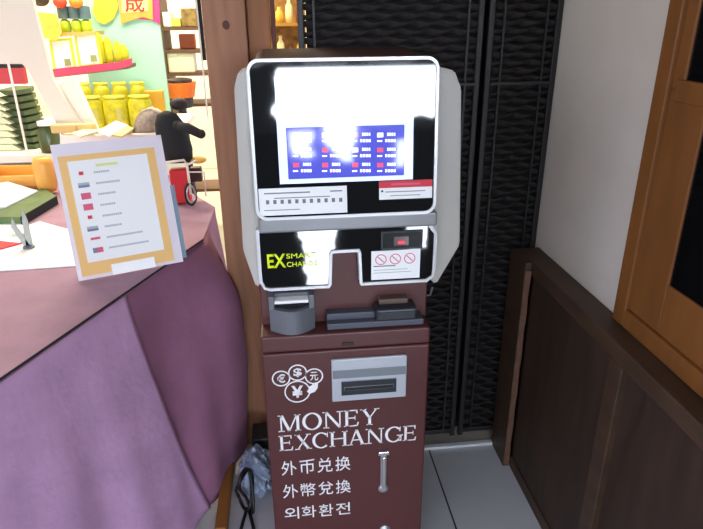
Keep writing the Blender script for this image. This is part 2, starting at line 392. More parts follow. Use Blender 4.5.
# ---- tilted head
T = math.radians(5); Y0, Z0 = 1.384, 1.146
def hp(u, v, off=0): return Vector((u, Y0+v*math.sin(T)-off*math.cos(T), Z0+v*math.cos(T)-off*math.sin(T)*0+0))
def hpo(off): return lambda u, v: hp(u, v, off)
HN = Vector((0, -math.cos(T), math.sin(T)))
def hpix(x, y):
    d = ray(x, y); P0 = hp(0, 0); t = (P0-EYE).dot(HN)/d.dot(HN); P = EYE+d*t
    return (P.x, (P-P0).dot(Vector((0, math.sin(T), math.cos(T)))))
hb = B(); oc = rr(-.073, .365, 1.137, 1.512, .03)
A_ = [Vector((x, 1.398+(z-1.14)*math.tan(T), z)) for x, z in oc]; prism(hb, A_, (0, .30, .012))
head = mk('screen_housing', hb, maroon_dark, mach, smooth=False)
# rounded bezel
ub0, vb0 = hpix(258, 216); ub1, vb1 = hpix(439, 56)
O = rr(ub0-.004, ub1+.001, 0, .372, .028, 8); I = rr(ub0+.003, ub1-.006, .007, .365, .022, 8)
mk('screen_bezel', ring(B(), O, I, hpo(.004), (0, .020, 0)), bezel, mach)
gb = B(); prism(gb, [hp(u, v, .001) for u, v in I], (0, .014, 0)); gp = mk('glass_front', gb, glass_black, mach)
def hq(bm, u0, u1, v0, v1, off=.0015, d=.0008, mi=0): return prism(bm, [hp(u, v, off) for u, v in ((u0, v0), (u1, v0), (u1, v1), (u0, v1))], -HN*d*0+Vector((0, d, 0)), mi)
su0, sv0 = hpix(280, 184); su1, sv1 = hpix(414, 74)
scr = mk('touch_screen', hq(B(), su0, su1, sv0, sv1, .0022, .001), scr_bg, mach)
def px_rect(bm, x0, y0, x1, y1, off, mi=0):
    a = hpix(x0, (y0+y1)/2)[0]; b = hpix(x1, (y0+y1)/2)[0]; v1 = hpix((x0+x1)/2, y0)[1]; v0 = hpix((x0+x1)/2, y1)[1]
    return hq(bm, a, b, v0, v1, off, .0004, mi)
mk('rate_table', px_rect(B(), 287, 126, 404, 177, .0028), scr_blue, scr)
mk('menu_button', px_rect(B(), 349, 105, 373, 118, .0028), scr_box, scr)
mk('header_icon', px_rect(px_rect(B(), 350, 88, 355, 97, .0028), 362, 89, 367, 96, .0028), scr_box, scr)
for ri, yy in enumerate((135, 150, 165)):
    for (xa, fl) in ((293, 1), (322, 1), (352, 0), (377, 1)):
        rows = B(); px_rect(rows, xa, yy-2.5, xa+6, yy+2, .0034, 1 if (ri+fl) % 2 == 0 or ri == 2 else 0)
        px_rect(rows, xa, yy+5, xa+5, yy+6.5, .0034)
        for k in range(4):
            px_rect(rows, xa+10+k*2.2, yy-2.5, xa+11.4+k*2.2, yy+.5, .0034)
            px_rect(rows, xa+8+k*2.8, yy+4, xa+10+k*2.8, yy+6.8, .0034)
        mk('currency_entry', rows, [scr_white, scr_red], scr)
mk('sticker', px_rect(B(), 259, 187, 347, 214, .0024), paper, gp)
ic = B()
for k in range(11):
    x = 266+k*7.3; px_rect(ic, x, 200-k*.25, x+3.2, 204-k*.25, .0028)
px_rect(ic, 264, 192, 310, 193.2, .0028); px_rect(ic, 330, 190, 342, 191.2, .0028); px_rect(ic, 274, 196.6, 330, 197.4, .0028); px_rect(ic, 264, 209.3, 300, 210, .0028)
mk('printed_line', ic, ink, gp)
st = B(); px_rect(st, 379, 180.5, 432, 198.5, .0024, 0); px_rect(st, 379, 180, 432, 187, .0028, 1); px_rect(st, 381, 190, 383, 192, .003, 2); px_rect(st, 385, 190.6, 425, 191.4, .003, 3); px_rect(st, 390, 194.6, 420, 195.2, .003, 3); px_rect(st, 391, 182.6, 420, 184.6, .0031, 4)
mk('sticker', st, [paper, red_print, ink_black, ink, pink_print], gp)
# silver band below the head
bb = box(B(), -.078, .372, 1.392, 1.44, 1.108, 1.146, .006, 3); mk('lower_band', bb, band, mach)
# lower black fascia with a notch
YL = 1.402
def notch(g):
    return [(-.083-g, 1.114+g), (.352+g, 1.114+g), (.372+g, 1.085), (.372+g, .985), (.369+g*.7, .966-g*.4), (.352+g*.3, .953-g),
            (.180-g, .953-g), (.176-g, .957), (.172-g, 1.044+g*0), (.168-g, 1.048-g), (.106+g, 1.048-g), (.100+g, 1.044), (.096+g, .957), (.090+g, .951-g),
            (-.060, .951-g), (-.074-g*.5, .956-g*.7), (-.083-g, .975), (-.084-g, 1.0)]
inn = notch(-.005); outn = notch(.003)
f3 = lambda u, v: Vector((u, YL, v))
mk('fascia_border', ring(B(), outn, inn, lambda u, v: Vector((u, YL-.004, v)), (0, .03, 0)), bezel, mach)
fas = mk('black_fascia', prism(B(), [Vector((u, YL, v)) for u, v in inn], (0, .02, 0)), glass_black, mach)
def fl(u0, v0): return lambda u, v: Vector((u0+u, YL-.0004, v0+v))
ex = B()
for s, x, z, w, hh, bd in (('EX', -.063, 1.012, .047, .038, .02), ('SMART', -.014, 1.036, .075, .013, .0), ('CHANGE', -.014, 1.013, .078, .013, .0)):
    t = text_bm(s, w, hh, fl(x, z), bold=bd); me = bpy.data.meshes.new('t'); t.to_mesh(me); t.free(); ex.from_mesh(me); bpy.data.meshes.remove(me)
mk('logo', ex, lime, fas)
def bl(bm, x0, x1, z0, z1, y=YL, d=.001, mi=0): return box(bm, x0, x1, y-d, y, z0, z1, mi=mi)
win_gl = mat('display_gloss', (9, 10, 13), .2, spec=.2)
dw = B(); bl(dw, .229, .337, 1.047, 1.097, d=.004, mi=0); bl(dw, .234, .330, 1.052, 1.092, YL-.004, .0006, 1); mk('display_window', dw, [plastic_dark, win_gl], fas)
ld = B(); bl(ld, .262, .300, 1.058, 1.082, YL-.0046, .0004, 0); bl(ld, .273, .289, 1.063, 1.070, YL-.005, .0006, 1); mk('red_indicator', ld, [led_glow, led_red], fas)
stk = bl(B(), .204, .333, .963, 1.044, d=.0008)
for cx in (.229, .267, .305): circ(stk, cx, 1.020, .0125, .015, y=YL-.0008, d=-.0004, n=24)
for f in stk.faces:
    if f.calc_center_median().y < YL-.00085 and len(f.verts) == 4: pass
s_ = mk('sticker', stk, paper, fas)
sc = B()
for cx in (.229, .267, .305):
    circ(sc, cx, 1.020, .0125, .0150, y=YL-.0012, d=-.0004, n=24)
    prism(sc, [Vector((cx+a, YL-.0014, 1.020+b)) for a, b in ((-.009, .007), (-.007, .009), (.009, -.007), (.007, -.009))], (0, -.0003, 0))
mk('prohibition_mark', sc, pink_print, fas)
sl = B(); bl(sl, .210, .268, 1.000, 1.003, YL-.0008, .0004); bl(sl, .210, .30, .990, .991, YL-.0008, .0004); bl(sl, .210, .31, .982, .983, YL-.0008, .0004); mk('printed_line', sl, ink, fas)
# outline of the pale reflection on the fascia left of the notch, unused
nt_ = B(); prism(nt_, [Vector((u, YL-.0003, v)) for u, v in ((.025, 1.108), (.091, 1.106), (.092, 1.0), (.0925, .962), (.026, .964), (.028, 1.03), (.023, 1.085))], (0, -.0003, 0))
# side wings
def wing(pts):
    b_ = B(); prism(b_, [Vector((x, 1.425, z)) for x, z in pts], (0, .10, 0)); bmesh.ops.bevel(b_, geom=list(b_.edges), offset=.004, segments=2, affect='EDGES'); return b_
mk('side_wing', wing([(-.060, 1.497), (-.100, 1.488), (-.112, 1.455), (-.123, 1.054), (-.098, .950), (-.086, .952), (-.060, 1.10)]), wing_grey, mach)
mk('side_wing', wing([(.350, 1.495), (.405, 1.482), (.424, 1.440), (.445, 1.040), (.388, .931), (.374, .935), (.350, 1.10)]), wing_grey, mach)
cb = B(); tube(cb, [(.364, 1.50, .83), (.372, 1.50, .80), (.384, 1.49, .72), (.386, 1.48, .60), (.378, 1.48, .53), (.366, 1.48, .50)], .0035); mk('side_cord', cb, mat('white_cord', (190, 190, 190), .5), mach, smooth=True)
lt = B(); box(lt, .362, .378, 1.50, 1.51, .852, .862, .002); tube(lt, [(.376, 1.505, .857), (.39, 1.5, .862), (.396, 1.5, .885)], .003); mk('side_latch', lt, metal, mach)
# ------------------------------------------------------------------ counter with purple cloth
ZC = .9
ctr = thing('cloth_covered_counter', 'shop counter covered with lilac purple cloth left of the machine', 'counter', (-.9, 1.6, 0))
top_out = [(-1.02, .15), (-.301, 1.948), (-.298, 2.334), (-.42, 2.56), (-.62, 3.0), (-2.6, 3.0), (-2.6, .15)]
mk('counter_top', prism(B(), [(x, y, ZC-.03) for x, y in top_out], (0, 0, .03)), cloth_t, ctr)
ins = B(); prism(ins, [(-1.02-.10, .25, 0), (-.40, 1.94, 0), (-.40, 2.3, 0), (-.5, 2.5, 0), (-.7, 2.9, 0), (-2.5, 2.9, 0), (-2.5, .25, 0)], (0, 0, ZC-.03)); mk('counter_body', ins, mat('counter_board', (120, 90, 70), .8), ctr)
path = [Vector((-1.02, .15)), Vector((-.301, 1.948)), Vector((-.298, 2.334))]
L1 = (path[1]-path[0]).length; L2 = (path[2]-path[1]).length
def pth(s):
    if s < L1: q = path[0]+(path[1]-path[0])*(s/L1); 
    else: q = path[1]+(path[2]-path[1])*((s-L1)/L2)
    k = min(1, max(0, (s-L1+.10)/.20)); ang = math.radians(-21.8)*(1-k)
    return q, Vector((math.cos(ang), math.sin(ang)))
def skirt(name, s0, s1f, off, amp, m, corner=False):
    bm = B(); ns, ntt = 90, 40; g = []
    for i in range(ns+1):
        col = []
        for j in range(ntt+1):
            t = j/ntt; s = s0+(s1f(t)-s0)*i/ns
            q, nn = pth(s)
            kc = math.exp(-((s-(L1-.03))/.16)**2)
            fl_ = .085*t**1.1 + kc*(.115*math.sin(min(1, t/.30)*math.pi/2)*(1-.45*max(0, (t-.55)/.45)) - .06*t)
            if s > L1+.02: fl_ = min(fl_, .045)
            fold = amp*(math.sin(s*19+.8*t)*.6+math.sin(s*33+1.7+t)*.4)*min(1, t*1.6)
            fl_ += fold+off*min(1, .4+t)
            P = q+nn*fl_
            col.append(bm.verts.new((P.x, P.y, ZC-.004-t*(ZC-.03))))
        g.append(col)
    for i in range(ns):
        for j in range(ntt): bm.faces.new((g[i][j], g[i+1][j], g[i+1][j+1], g[i][j+1]))
    o = mk(name, bm, m, ctr, smooth=True)
    md = o.modifiers.new('s', 'SOLIDIFY'); md.thickness = .003; md.offset = 1
    return o
sF = (Vector((-.475, 1.52))-path[0]).length
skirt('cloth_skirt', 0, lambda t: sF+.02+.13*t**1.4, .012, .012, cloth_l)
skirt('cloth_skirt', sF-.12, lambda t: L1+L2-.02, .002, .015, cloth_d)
ed = B(); tube(ed, [(path[0].x, path[0].y, ZC+.001), (path[1].x, path[1].y, ZC+.001)], .0032, 6); mk('edge_seam', ed, mat('seam', (38, 30, 40), .9), ctr)
struct('baseboard_left', box(B(), -.30, -.262, 1.5, 1.96, 0, .05, .003, mtx=None), mat('base_wood', (150, 98, 40), .6))
# ------------------------------------------------------------------ sign holder on the counter
BL = onZ(81, 281, ZC+.004); BR = onZ(187, 261, ZC+.004)
ux = (BR-BL).normalized(); nh = Vector((ux.y, -ux.x, 0)); lean = math.radians(14)
uz = (Vector((0, 0, 1))*math.cos(lean)-nh*math.sin(lean)).normalized(); sn = ux.cross(uz)
if sn.y > 0: sn = -sn
def spx(x, y): d = ray(x, y); t = (BL-EYE).dot(sn)/d.dot(sn); P = EYE+d*t-BL; return P.dot(ux), P.dot(uz)
def sP(u, v, off=0): return BL+ux*u+uz*v+sn*off
Sw = .288; tl = spx(53, 147); Sh = tl[1]
sg = thing('sign_holder', 'clear sleeve sign with orange bordered sheet of small flags on the counter', 'sign', tuple((BL+BR)/2))
def sq(bm, u0, v0, u1, v1, off, th=.0008, mi=0): return prism(bm, [sP(u0, v0, off), sP(u1, v0, off), sP(u1, v1, off), sP(u0, v1, off)], sn*th, mi)
clear = mat('clear_plastic', (235, 238, 242), .08, trans=.85, spec=.4)
mk('plastic_sleeve', sq(B(), -.006, 0, Sw+.008, Sh+.006, -.006, .0025), mat('sleeve_edge', (225, 215, 225), .3), sg)
mk('border_sheet', sq(B(), .006, .010, Sw-.018, Sh-.028, -.003, .001), orange_b, sg)
mk('price_sheet', sq(B(), .028, .048, Sw-.042, Sh-.044, -.0015, .0008), paper, sg)
fmats = [red_print, pink_print, mat('flag_blue', (120, 125, 160), .7), mat('flag_grey', (170, 180, 180), .7)]
cols_ = [(0, 0), (1, 0), (2, 0), (2, 0), (3, 0), (4, 0), (2, 0), (5, 0)]
for i in range(8):
    v = Sh-.085-i*.0315; fl_b = B(); tx = B()
    if i in (0, 4): sq(fl_b, .052, v, .064, v+.010, -.0006, .0006, 0)
    elif i in (2, 3): sq(fl_b, .046, v-.006, .072, v+.012, -.0006, .0006, 1)
    elif i in (1, 5): sq(fl_b, .044, v-.004, .074, v+.003, -.0006, .0006, 2); sq(fl_b, .044, v+.003, .074, v+.010, -.0006, .0006, 3)
    elif i == 6: sq(fl_b, .048, v+.002, .074, v+.009, -.0006, .0006, 1)
    else: sq(fl_b, .048, v-.005, .060, v+.010, -.0006, .0006, 2); sq(fl_b, .060, v-.005, .076, v+.010, -.0006, .0006, 1)
    wl = [.042, .062, .044, .042, .05, .045, .10, .11][i]
    k = 0
    while k*.006 < wl: sq(tx, .092+k*.006, v+.001, .0965+k*.006, v+.0065, -.0006, .0006); k += 1
    mk('flag', fl_b, fmats, sg); mk('printed_line', tx, mat('ink_light', (178, 178, 186), .8), sg)
hd = sq(B(), .10, Sh-.066, .160, Sh-.058, -.0006, .0006); mk('heading', hd, mat('ink_yellow', (225, 225, 150), .8), sg)
mk('blue_edge', sq(B(), Sw-.012, .01, Sw+.022, Sh*.62, -.010, .002), mat('blue_clear', (150, 185, 205), .15, trans=.5), sg)
mk('white_label', sq(B(), .088, .000, .212, .032, 0, .0015), mat('label_white', (250, 250, 250), .4), sg)
for su_ in (.02, Sw-.008):
    sd = B(); prism(sd, [sP(su_, 0, -.008), sP(su_, Sh*.92, -.008), sP(su_, 0, -.008)-nh*.11], ux*.003)
    for v in sd.verts: v.co.z = max(v.co.z, ZC+.002)
    mk('back_support', sd, mat('blue_clear', (150, 185, 205), .15, trans=.5), sg)
# ------------------------------------------------------------------ papers and things on the counter
def flat_on(name, pix, th, m, label, cat, z=ZC+.001, group=None):
    o = mk(name, prism(B(), [onZ(x, y, z) for x, y in pix], (0, 0, th)), m); return tag(o, label, cat, group)
flat_on('leaflet', [(-8, 238), (40, 222), (76, 232), (80, 266), (-8, 272)], .003, paper, 'white sheet lying flat under the grey card clip', 'paper')
cd = flat_on('red_card', [(-8, 252), (22, 244), (28, 226), (20, 222), (-8, 224)], .004, red_print, 'red and white card beside the grey clip at the left edge', 'card', z=ZC+.004)
mk('white_face', prism(B(), [onZ(x, y, ZC+.0085) for x, y in ((-8, 240), (20, 243), (26, 228), (19, 223), (-8, 225))], (0, 0, .001)), paper, cd)
cc = onZ(17, 235, ZC+.0095); mk('round_mark', lathe(B(), cc, [(.022, 0), (.022, .0008), (.016, .0008)], 20), mat('mark_grey', (170, 185, 185), .7), cd)
c0 = onZ(29, 248, ZC+.003); c0.z = ZC+.0035
cl = thing('card_clip', 'small grey card clip with upright prongs near the left edge', 'clip', c0)
mk('base', lathe(B(), c0, [(.018, 0), (.018, .006), (.010, .010)], 18), plastic_grey, cl)
pg = B()
for dx, dz in ((-.034, .105), (.004, .135)):
    prism(pg, [c0+Vector((dx*.2-.008, 0, .008)), c0+Vector((dx*.2+.012, 0, .008)), c0+Vector((dx+.010, 0, dz*.7)), c0+Vector((dx+.002, 0, dz)), c0+Vector((dx-.006, 0, dz*.7))], (0, .006, 0))
mk('prong', pg, mat('clip_grey', (165, 172, 168), .4), cl)
# green and black slim box
bx_ = thing('souvenir_box', 'slim green box with black end behind the grey clip', 'box', onZ(20, 215, ZC))
gq = [onZ(x, y, ZC+.001) for x, y in ((-10, 226), (22, 226), (58, 204), (46, 196), (-10, 208))]
mk('box_body', prism(B(), gq, (0, 0, .035)), mat('box_green', (88, 112, 66), .5, var=.2, scale=14), bx_)
e0, e1 = gq[1], gq[2]; dv = (e1-e0).normalized(); dn = Vector((dv.y, -dv.x, 0))*.002
mk('box_end', prism(B(), [e0+dn*.2, e1+dn*.2, e1+dn*.2+Vector((0, 0, .034)), e0+dn*.2+Vector((0, 0, .034))], dn), ink_black, bx_)
flat_on('brochure', [(-10, 200), (-10, 186), (8, 183), (38, 192), (6, 208), (-10, 210)], .006, paper, 'white folded brochure lying over the green box', 'brochure', z=ZC+.037)
# wooden tray and packets
wt = thing('wooden_tray', 'honey coloured wooden tray at the left back of the counter', 'tray', onZ(25, 172, ZC))
tb = [onZ(x, y, ZC+.001) for x, y in ((-10, 190), (50, 188), (61, 180), (40, 177), (-10, 178))]
mk('tray_floor', prism(B(), tb, (0, 0, .012)), mat('honey_wood', (225, 165, 60), .5, var=.15, scale=12), wt)
rim = B()
for a, b in zip(tb, tb[1:]+tb[:1]):
    d = (b-a).normalized(); nn = Vector((-d.y, d.x, 0))*.010; prism(rim, [a, b, b+nn, a+nn], (0, 0, .06))
mk('tray_rim', rim, mat('honey_wood2', (238, 180, 80), .5), wt)
rl = onZ(47, 184, ZC+.045); ob = lathe(B(), rl, [(.035, -.03), (.042, 0), (.042, .09), (.034, .115)], 20); tag(mk('amber_jar', ob, mat('amber', (232, 165, 70), .35), smooth=True), 'rounded amber jar behind the left corner of the sign holder', 'jar')
# ------------------------------------------------------------------ shop furniture
ZT = 1.0
st_ = thing('display_table', 'white topped shop display table stacked with yellow packets', 'table', (-1.5, 3.6, 0))
mk('table_top', box(B(), -2.9, -.62, 3.01, 4.27, ZT-.04, ZT, .004), cream2, st_)
mk('table_body', box(B(), -2.8, -.70, 3.12, 4.25, 0, ZT-.04), cream, st_)
# stack of green packets with pale pointed fronts
gp_m = mat('packet_green', (66, 84, 38), .5, var=.3, scale=30); gp_w = mat('packet_pale', (225, 228, 185), .5)
for i in range(9):
    b0 = onY(30, 152-i*7.6, 3.25); zz = ZT+.002+i*.033; x = -1.30-.004*i
    t = thing('green_packet', ['green pointed packet, %s of the stack on the shop table' % q for q in ('lowest', 'second from the bottom', 'third from the bottom', 'fourth from the bottom', 'middle one', 'fourth from the top', 'third from the top', 'second from the top', 'topmost')][i], 'packet', (x, 3.25, zz), 'green packets stacked on the shop table')
    mk('wrapper', prism(B(), [(x-.06, 3.16, zz), (x+.04, 3.14, zz), (x+.07, 3.24, zz+.0), (x+.04, 3.36, zz), (x-.05, 3.36, zz)], (0.0, 0.0, .022)), gp_m, t)
    mk('pale_front', prism(B(), [(x-.19, 3.12, zz), (x-.02, 3.12, zz), (x-.06, 3.12, zz+.029), (x-.19, 3.12, zz+.029)], (0, .03, 0)), gp_w, t)
# thin pale rod and slanting cream boards
def slab(name, pix, Y, th, m, label, cat):
    o = mk(name, prism(B(), [onY(x, y, Y) for x, y in pix], (0, th, 0)), m); return tag(o, label, cat)
slab('cream_board', [(-14, -12), (31, -12), (35, 12), (53, 80), (96, 148), (68, 148), (28, 70), (22, 64), (-14, 64)], 3.12, .03, cream, 'large slanting cream board at the top left behind the counter', 'board')
slab('narrow_board', [(56, 84), (76, 79), (104, 142), (92, 150)], 3.155, .02, cream2, 'narrow white slanting board beside the large cream board', 'board')
rd = B(); tube(rd, [onY(8, 62, 3.07), onY(27, 152, 3.07)], .006); tag(mk('display_rod', rd, cream2), 'thin cream rod in front of the green packets', 'rod')
jar = thing('dark_jar', 'dark green jar with white lid beside the stack of green packets', 'jar', (-1.09, 3.2, ZT))
jc = onY(51, 146, 3.065); jc.z = ZT
jar.location = jc; WO[jar] = jc
mk('jar_body', lathe(B(), jc, [(.045, 0), (.05, .02), (.05, .10), (.03, .13)], 18), mat('jar_green', (70, 84, 40), .3), jar, smooth=True)
mk('lid', lathe(B(), jc, [(.042, .131), (.042, .15), (.03, .153)], 18), paper, jar)
slab('white_carton', [(-10, 84), (24, 84), (24, 136), (-10, 136)], 3.5, .1, paper, 'tall white carton behind the green packets at the left edge', 'carton')
slab('red_packet', [(-10, 68), (22, 68), (25, 84), (-10, 84)], 3.5, .05, mat('red_black_pack', (175, 50, 60), .5), 'red packet with black top at the left edge above the green stack', 'packet')
slab('black_packet', [(-10, 61), (20, 61), (21, 68), (-10, 68)], 3.5, .05, ink_black, 'black strip packet above the red packet at the left edge', 'packet')
# kraft packets beside the jar
for i, (x, y, w) in enumerate(((66, 134, 14), (88, 134, 10))):
    c = onY(x, y, 2.90+i*.005); zk = onY(165, 134, 2.86).z+.012; o = box(B(), c.x-w*.0042, c.x+w*.0042, c.y-.02, c.y+.02, zk, zk+.04, .008); tag(mk('kraft_packet', o, mat('kraft', (222, 188, 120), .6)), ['tan packet in front of the dark green jar', 'tan packet right of the other tan packet by the sign top'][i], 'packet', 'tan packets on the shop table')
# yellow tins in two rows
yel = mat('tin_yellow', (172, 166, 18), .4, var=.3, scale=25); tinlab = mat('tin_label', (170, 165, 90), .5); shp = mat('tin_top', (205, 205, 60), .4)
def tin(x, y, z, h, rad, label):
    t = thing('yellow_pouch', label, 'pouch', (x, y, z), 'yellow green pouches on the shop table')
    b_ = B(); prof = [(rad, 0), (rad*1.02, h*.5), (rad*.98, h*.85), (rad*.7, h)]
    lathe(b_, (x, y, z), prof, 16, 'z', 1, .6); mk('pouch_body', b_, yel, t, smooth=True)
    lb = B(); lathe(lb, (x+rad*.2, y-rad*.3, z+h*.15), [(rad*.5, 0), (rad*.5, h*.5)], 12, 'z', 1, .6); mk('pouch_label', lb, tinlab, t)
    cp = B(); lathe(cp, (x, y, z+h*.98), [(rad*.72, 0), (rad*.9, h*.06), (rad*.8, h*.09)], 14, 'z', 1, .6); mk('pouch_top', cp, shp, t)
front = [(92, 112), (117, 117), (141, 112)]
tn = ['left pouch of the front row of three', 'middle pouch of the front row of three', 'right pouch of the front row of three, just above the grey cloth pouch']
for (x, y), l_ in zip(front, tn):
    c = onY(x, y, 3.75); tin(c.x, c.y, ZT, .175, .072, 'yellow green '+l_)
xs = [86, 104, 122, 140]; nm = ['leftmost', 'second from the left', 'third from the left', 'rightmost']
for x, l_ in zip(xs, nm):
    c = onY(x, 105, 4.0); tin(c.x, c.y, ZT, .225, .052, 'yellow green pouch, %s in the back row on the shop table' % l_)
c = onY(152, 98, 3.9)
for i in range(2):
    cx = onY(150+i*9, 98, 3.95).x; o = box(B(), cx-.03, cx+.03, 3.92, 3.98, ZT, 1.19, .006); tag(mk('amber_packet', o, mat('amber_pack', (195, 150, 40), .5)), ['amber packet next to the rightmost yellow green pouch', 'amber packet at the right end beside the mint panel edge'][i], 'packet', 'amber packets on the shop table')
# grey patterned cloth bag
gb_ = B(); c = onY(143, 124, 2.95)
prism(gb_, [onY(x, y, 2.9) for x, y in ((131, 136), (135, 118), (142, 110), (152, 109), (163, 118), (157, 128), (150, 136))], (0, .10, 0)); bmesh.ops.bevel(gb_, geom=list(gb_.edges), offset=.012, segments=3, affect='EDGES')
zz = min(v.co.z for v in gb_.verts)
tag(mk('cloth_pouch', gb_, mat('grey_pattern', (176, 160, 145), .9, var=.25, scale=60), smooth=True), 'crumpled grey patterned cloth pouch left of the black doll', 'pouch')
slab('shop_plinth', [(60, 136), (165, 134), (166, 166), (60, 170)], 2.86, .12, cream2, 'low white plinth under the grey cloth pouch behind the sign', 'plinth')
# loose papers and tags around the pouches
zp = max(v[2] for v in [onY(165, 134, 2.86)])
for i, (pix, m_, lb, hh) in enumerate((
    ([(96, 133), (116, 122), (128, 126), (110, 137)], paper, 'white leaflet lying tilted in front of the yellow green pouches', .006),
    ([(112, 136), (128, 127), (134, 130), (122, 138)], mat('leaf_tan', (214, 180, 120), .7), 'tan leaflet lying beside the white one behind the sign', .008),
    ([(72, 134), (92, 128), (98, 132), (80, 138)], mat('leaf_cream', (240, 226, 170), .7), 'pale yellow leaflet lying behind the left top of the sign', .006))):
    tag(mk('loose_leaflet', prism(B(), [onZ(x, y, zp+.004+i*.009) for x, y in pix], (0, 0, hh)), m_), lb, 'leaflet')
# mint display panel, gold pennant, shelves
mx0, mx1 = onY(85, 60, 4.28).x, onY(164, 60, 4.28).x
tag(mk('mint_panel', box(B(), mx0, mx1, 4.28, 4.31, 0, 1.95, .002), mat('mint', (165, 215, 190), .7)), 'pale mint green display panel behind the yellow pouches', 'panel')
slab('pink_poster', [(124, -12), (158, -12), (160, 25), (152, 20), (124, 18)], 4.2695, .01, mat('hot_pink', (225, 60, 125), .6), 'pink poster hanging behind the gold pennant', 'poster')
pn = slab('gold_pennant', [(117, -12), (152, -12), (153, 20), (143, 17), (135, 19), (121, 24)], 4.26, .01, mat('gold_ribbon', (205, 160, 60), .5), 'gold ribbon pennant with a red Chinese character', 'pennant')
mk('pennant_face', prism(B(), [onY(x, y, 4.258) for x, y in ((121, -12), (148, -12), (148, 11), (122, 13))], (0, .001, 0)), mat('gold_pale', (240, 215, 140), .5), pn)
a0 = onY(125.5, 12, 4.256); a1 = onY(143, -3, 4.256)
mk('lettering', text_bm('成', a1.x-a0.x, a1.z-a0.z, lambda u, v: Vector((a0.x+u, 4.256, a0.z+v)), bold=.01), red_print, pn)
slab('yellow_disc_sign', [(98, 22), (93, 12), (94, -2), (103, -12), (116, -8), (118, 8), (113, 19), (105, 24)], 4.262, .018, mat('yel_sign', (245, 205, 50), .5), 'round yellow sign left of the gold pennant', 'sign')
slab('yellow_tag', [(36, 12), (56, 14), (61, 34), (56, 40), (44, 38), (38, 26)], 3.985, .015, mat('yel_tag', (240, 215, 80), .5, var=.2, scale=20), 'yellow speech bubble price tag beside the cream board', 'price tag')
ls = thing('wall_shelf', 'pink edged shelf carrying white cards before the mint panel', 'shelf', onY(90, 70, 4.1))
mk('shelf_board', prism(B(), [onY(x, y, 4.0) for x, y in ((44, 74), (128, 65), (128, 69), (44, 79))], (0, .22, 0)), mat('shelf_board_brown', (120, 90, 70), .7), ls)  # brown board behind the pink edge
mk('shelf_edge', prism(B(), [onY(x, y, 3.995) for x, y in ((44, 70), (118, 62), (132, 58), (132, 65), (118, 69), (44, 78))], (0, .006, 0)), mat('magenta_edge', (205, 55, 95), .5), ls)
for i, (x0, x1, yt, yb) in enumerate(((50, 70, 41, 71), (75, 96, 36, 67))):
    t = slab('white_card', [(x0, yt), (x1, yt-2), (x1+5, yb-2), (x0+5, yb)], 4.02, .015, paper, ['white price card in yellow frame, left one on the pink edged shelf', 'white price card in yellow frame, right one on the pink edged shelf'][i], 'card')
    rm = B(); q = [onY(x, y, 4.015) for x, y in ((x0-1.5, yt-1.5), (x1+1.5, yt-3.5), (x1+7, yb-1), (x0+4, yb+.5))]; q2 = [onY(x, y, 4.015) for x, y in ((x0+1, yt+1), (x1-1, yt-1), (x1+3.5, yb-4), (x0+6, yb-2))]
    for k in range(4): prism(rm, [q[k], q[(k+1) % 4], q2[(k+1) % 4], q2[k]], (0, .004, 0))
    mk('card_frame', rm, mat('frame_yellow', (225, 225, 60), .5), t)
    mk('card_seal', prism(B(), [onY(x, y, 4.014) for x, y in ((x1-6, yb-12), (x1, yb-12), (x1+1, yb-6), (x1-5, yb-5))], (0, .002, 0)), mat('seal_olive', (140, 150, 90), .6), t)
for i, x in enumerate((102, 110, 119, 125)):
    c = onY(x, 62-(i*1.2), 4.06); o = lathe(B(), (c.x, c.y, c.z), [(.024, -.03), (.027, 0.02), (.025, .14-.03*i), (.012, .17-.03*i)], 12, 'z', 1, .6)
    tag(mk('yellow_bag', o, mat('bag_yellow', (195, 188, 20), .5, var=.15, scale=20), smooth=True), 'bright yellow bag, %s in the row right of the white cards' % ('leftmost', 'second from the left', 'third from the left', 'rightmost')[i], 'bag', 'yellow bags on the pink edged shelf')
# bottles above the cards
sh2 = slab('upper_shelf', [(36, 34), (95, 31), (95, 35), (36, 38)], 4.0, .2, mat('tan_shelf', (205, 165, 90), .6), 'small tan shelf holding bottles above the white cards', 'shelf')
for i, x in enumerate((67, 78, 88)):
    c = onY(x, 33, 4.08); t = thing('green_bottle', 'green bottle with blue grey cap, %s of three on the small tan shelf' % ('left', 'middle', 'right')[i], 'bottle', c, 'bottles on the small tan shelf')
    mk('bottle_body', lathe(B(), c, [(.028, 0), (.032, .03), (.03, .065), (.014, .08)], 14), mat('bottle_green', (165, 195, 40), .3), t, smooth=True)
    mk('cap', lathe(B(), c, [(.034, .081), (.034, .15), (.02, .155)], 14), mat('cap_blue', (85, 110, 115), .5), t)
for i, (x, m_) in enumerate(((60, mat('red_fruit', (225, 75, 50), .5)), (76, mat('orange_fruit', (240, 140, 50), .5)))):
    c = onY(x, 2, 4.05); o = ball(B(), c, .04, .04, .035); tag(mk('round_ornament', o, m_, smooth=True), ['red round ornament above the green bottles', 'orange round ornament above the green bottles'][i], 'ornament')
dc = onY(40, -1, 3.9); o = ball(B(), dc, .05, .05, .04); tube(o, [dc, (dc.x, dc.y, 2.95)], .003); tag(mk('dark_ornament', o, mat('brown_dark', (70, 50, 38), .6), smooth=True), 'dark brown round ornament above the yellow tag', 'ornament')
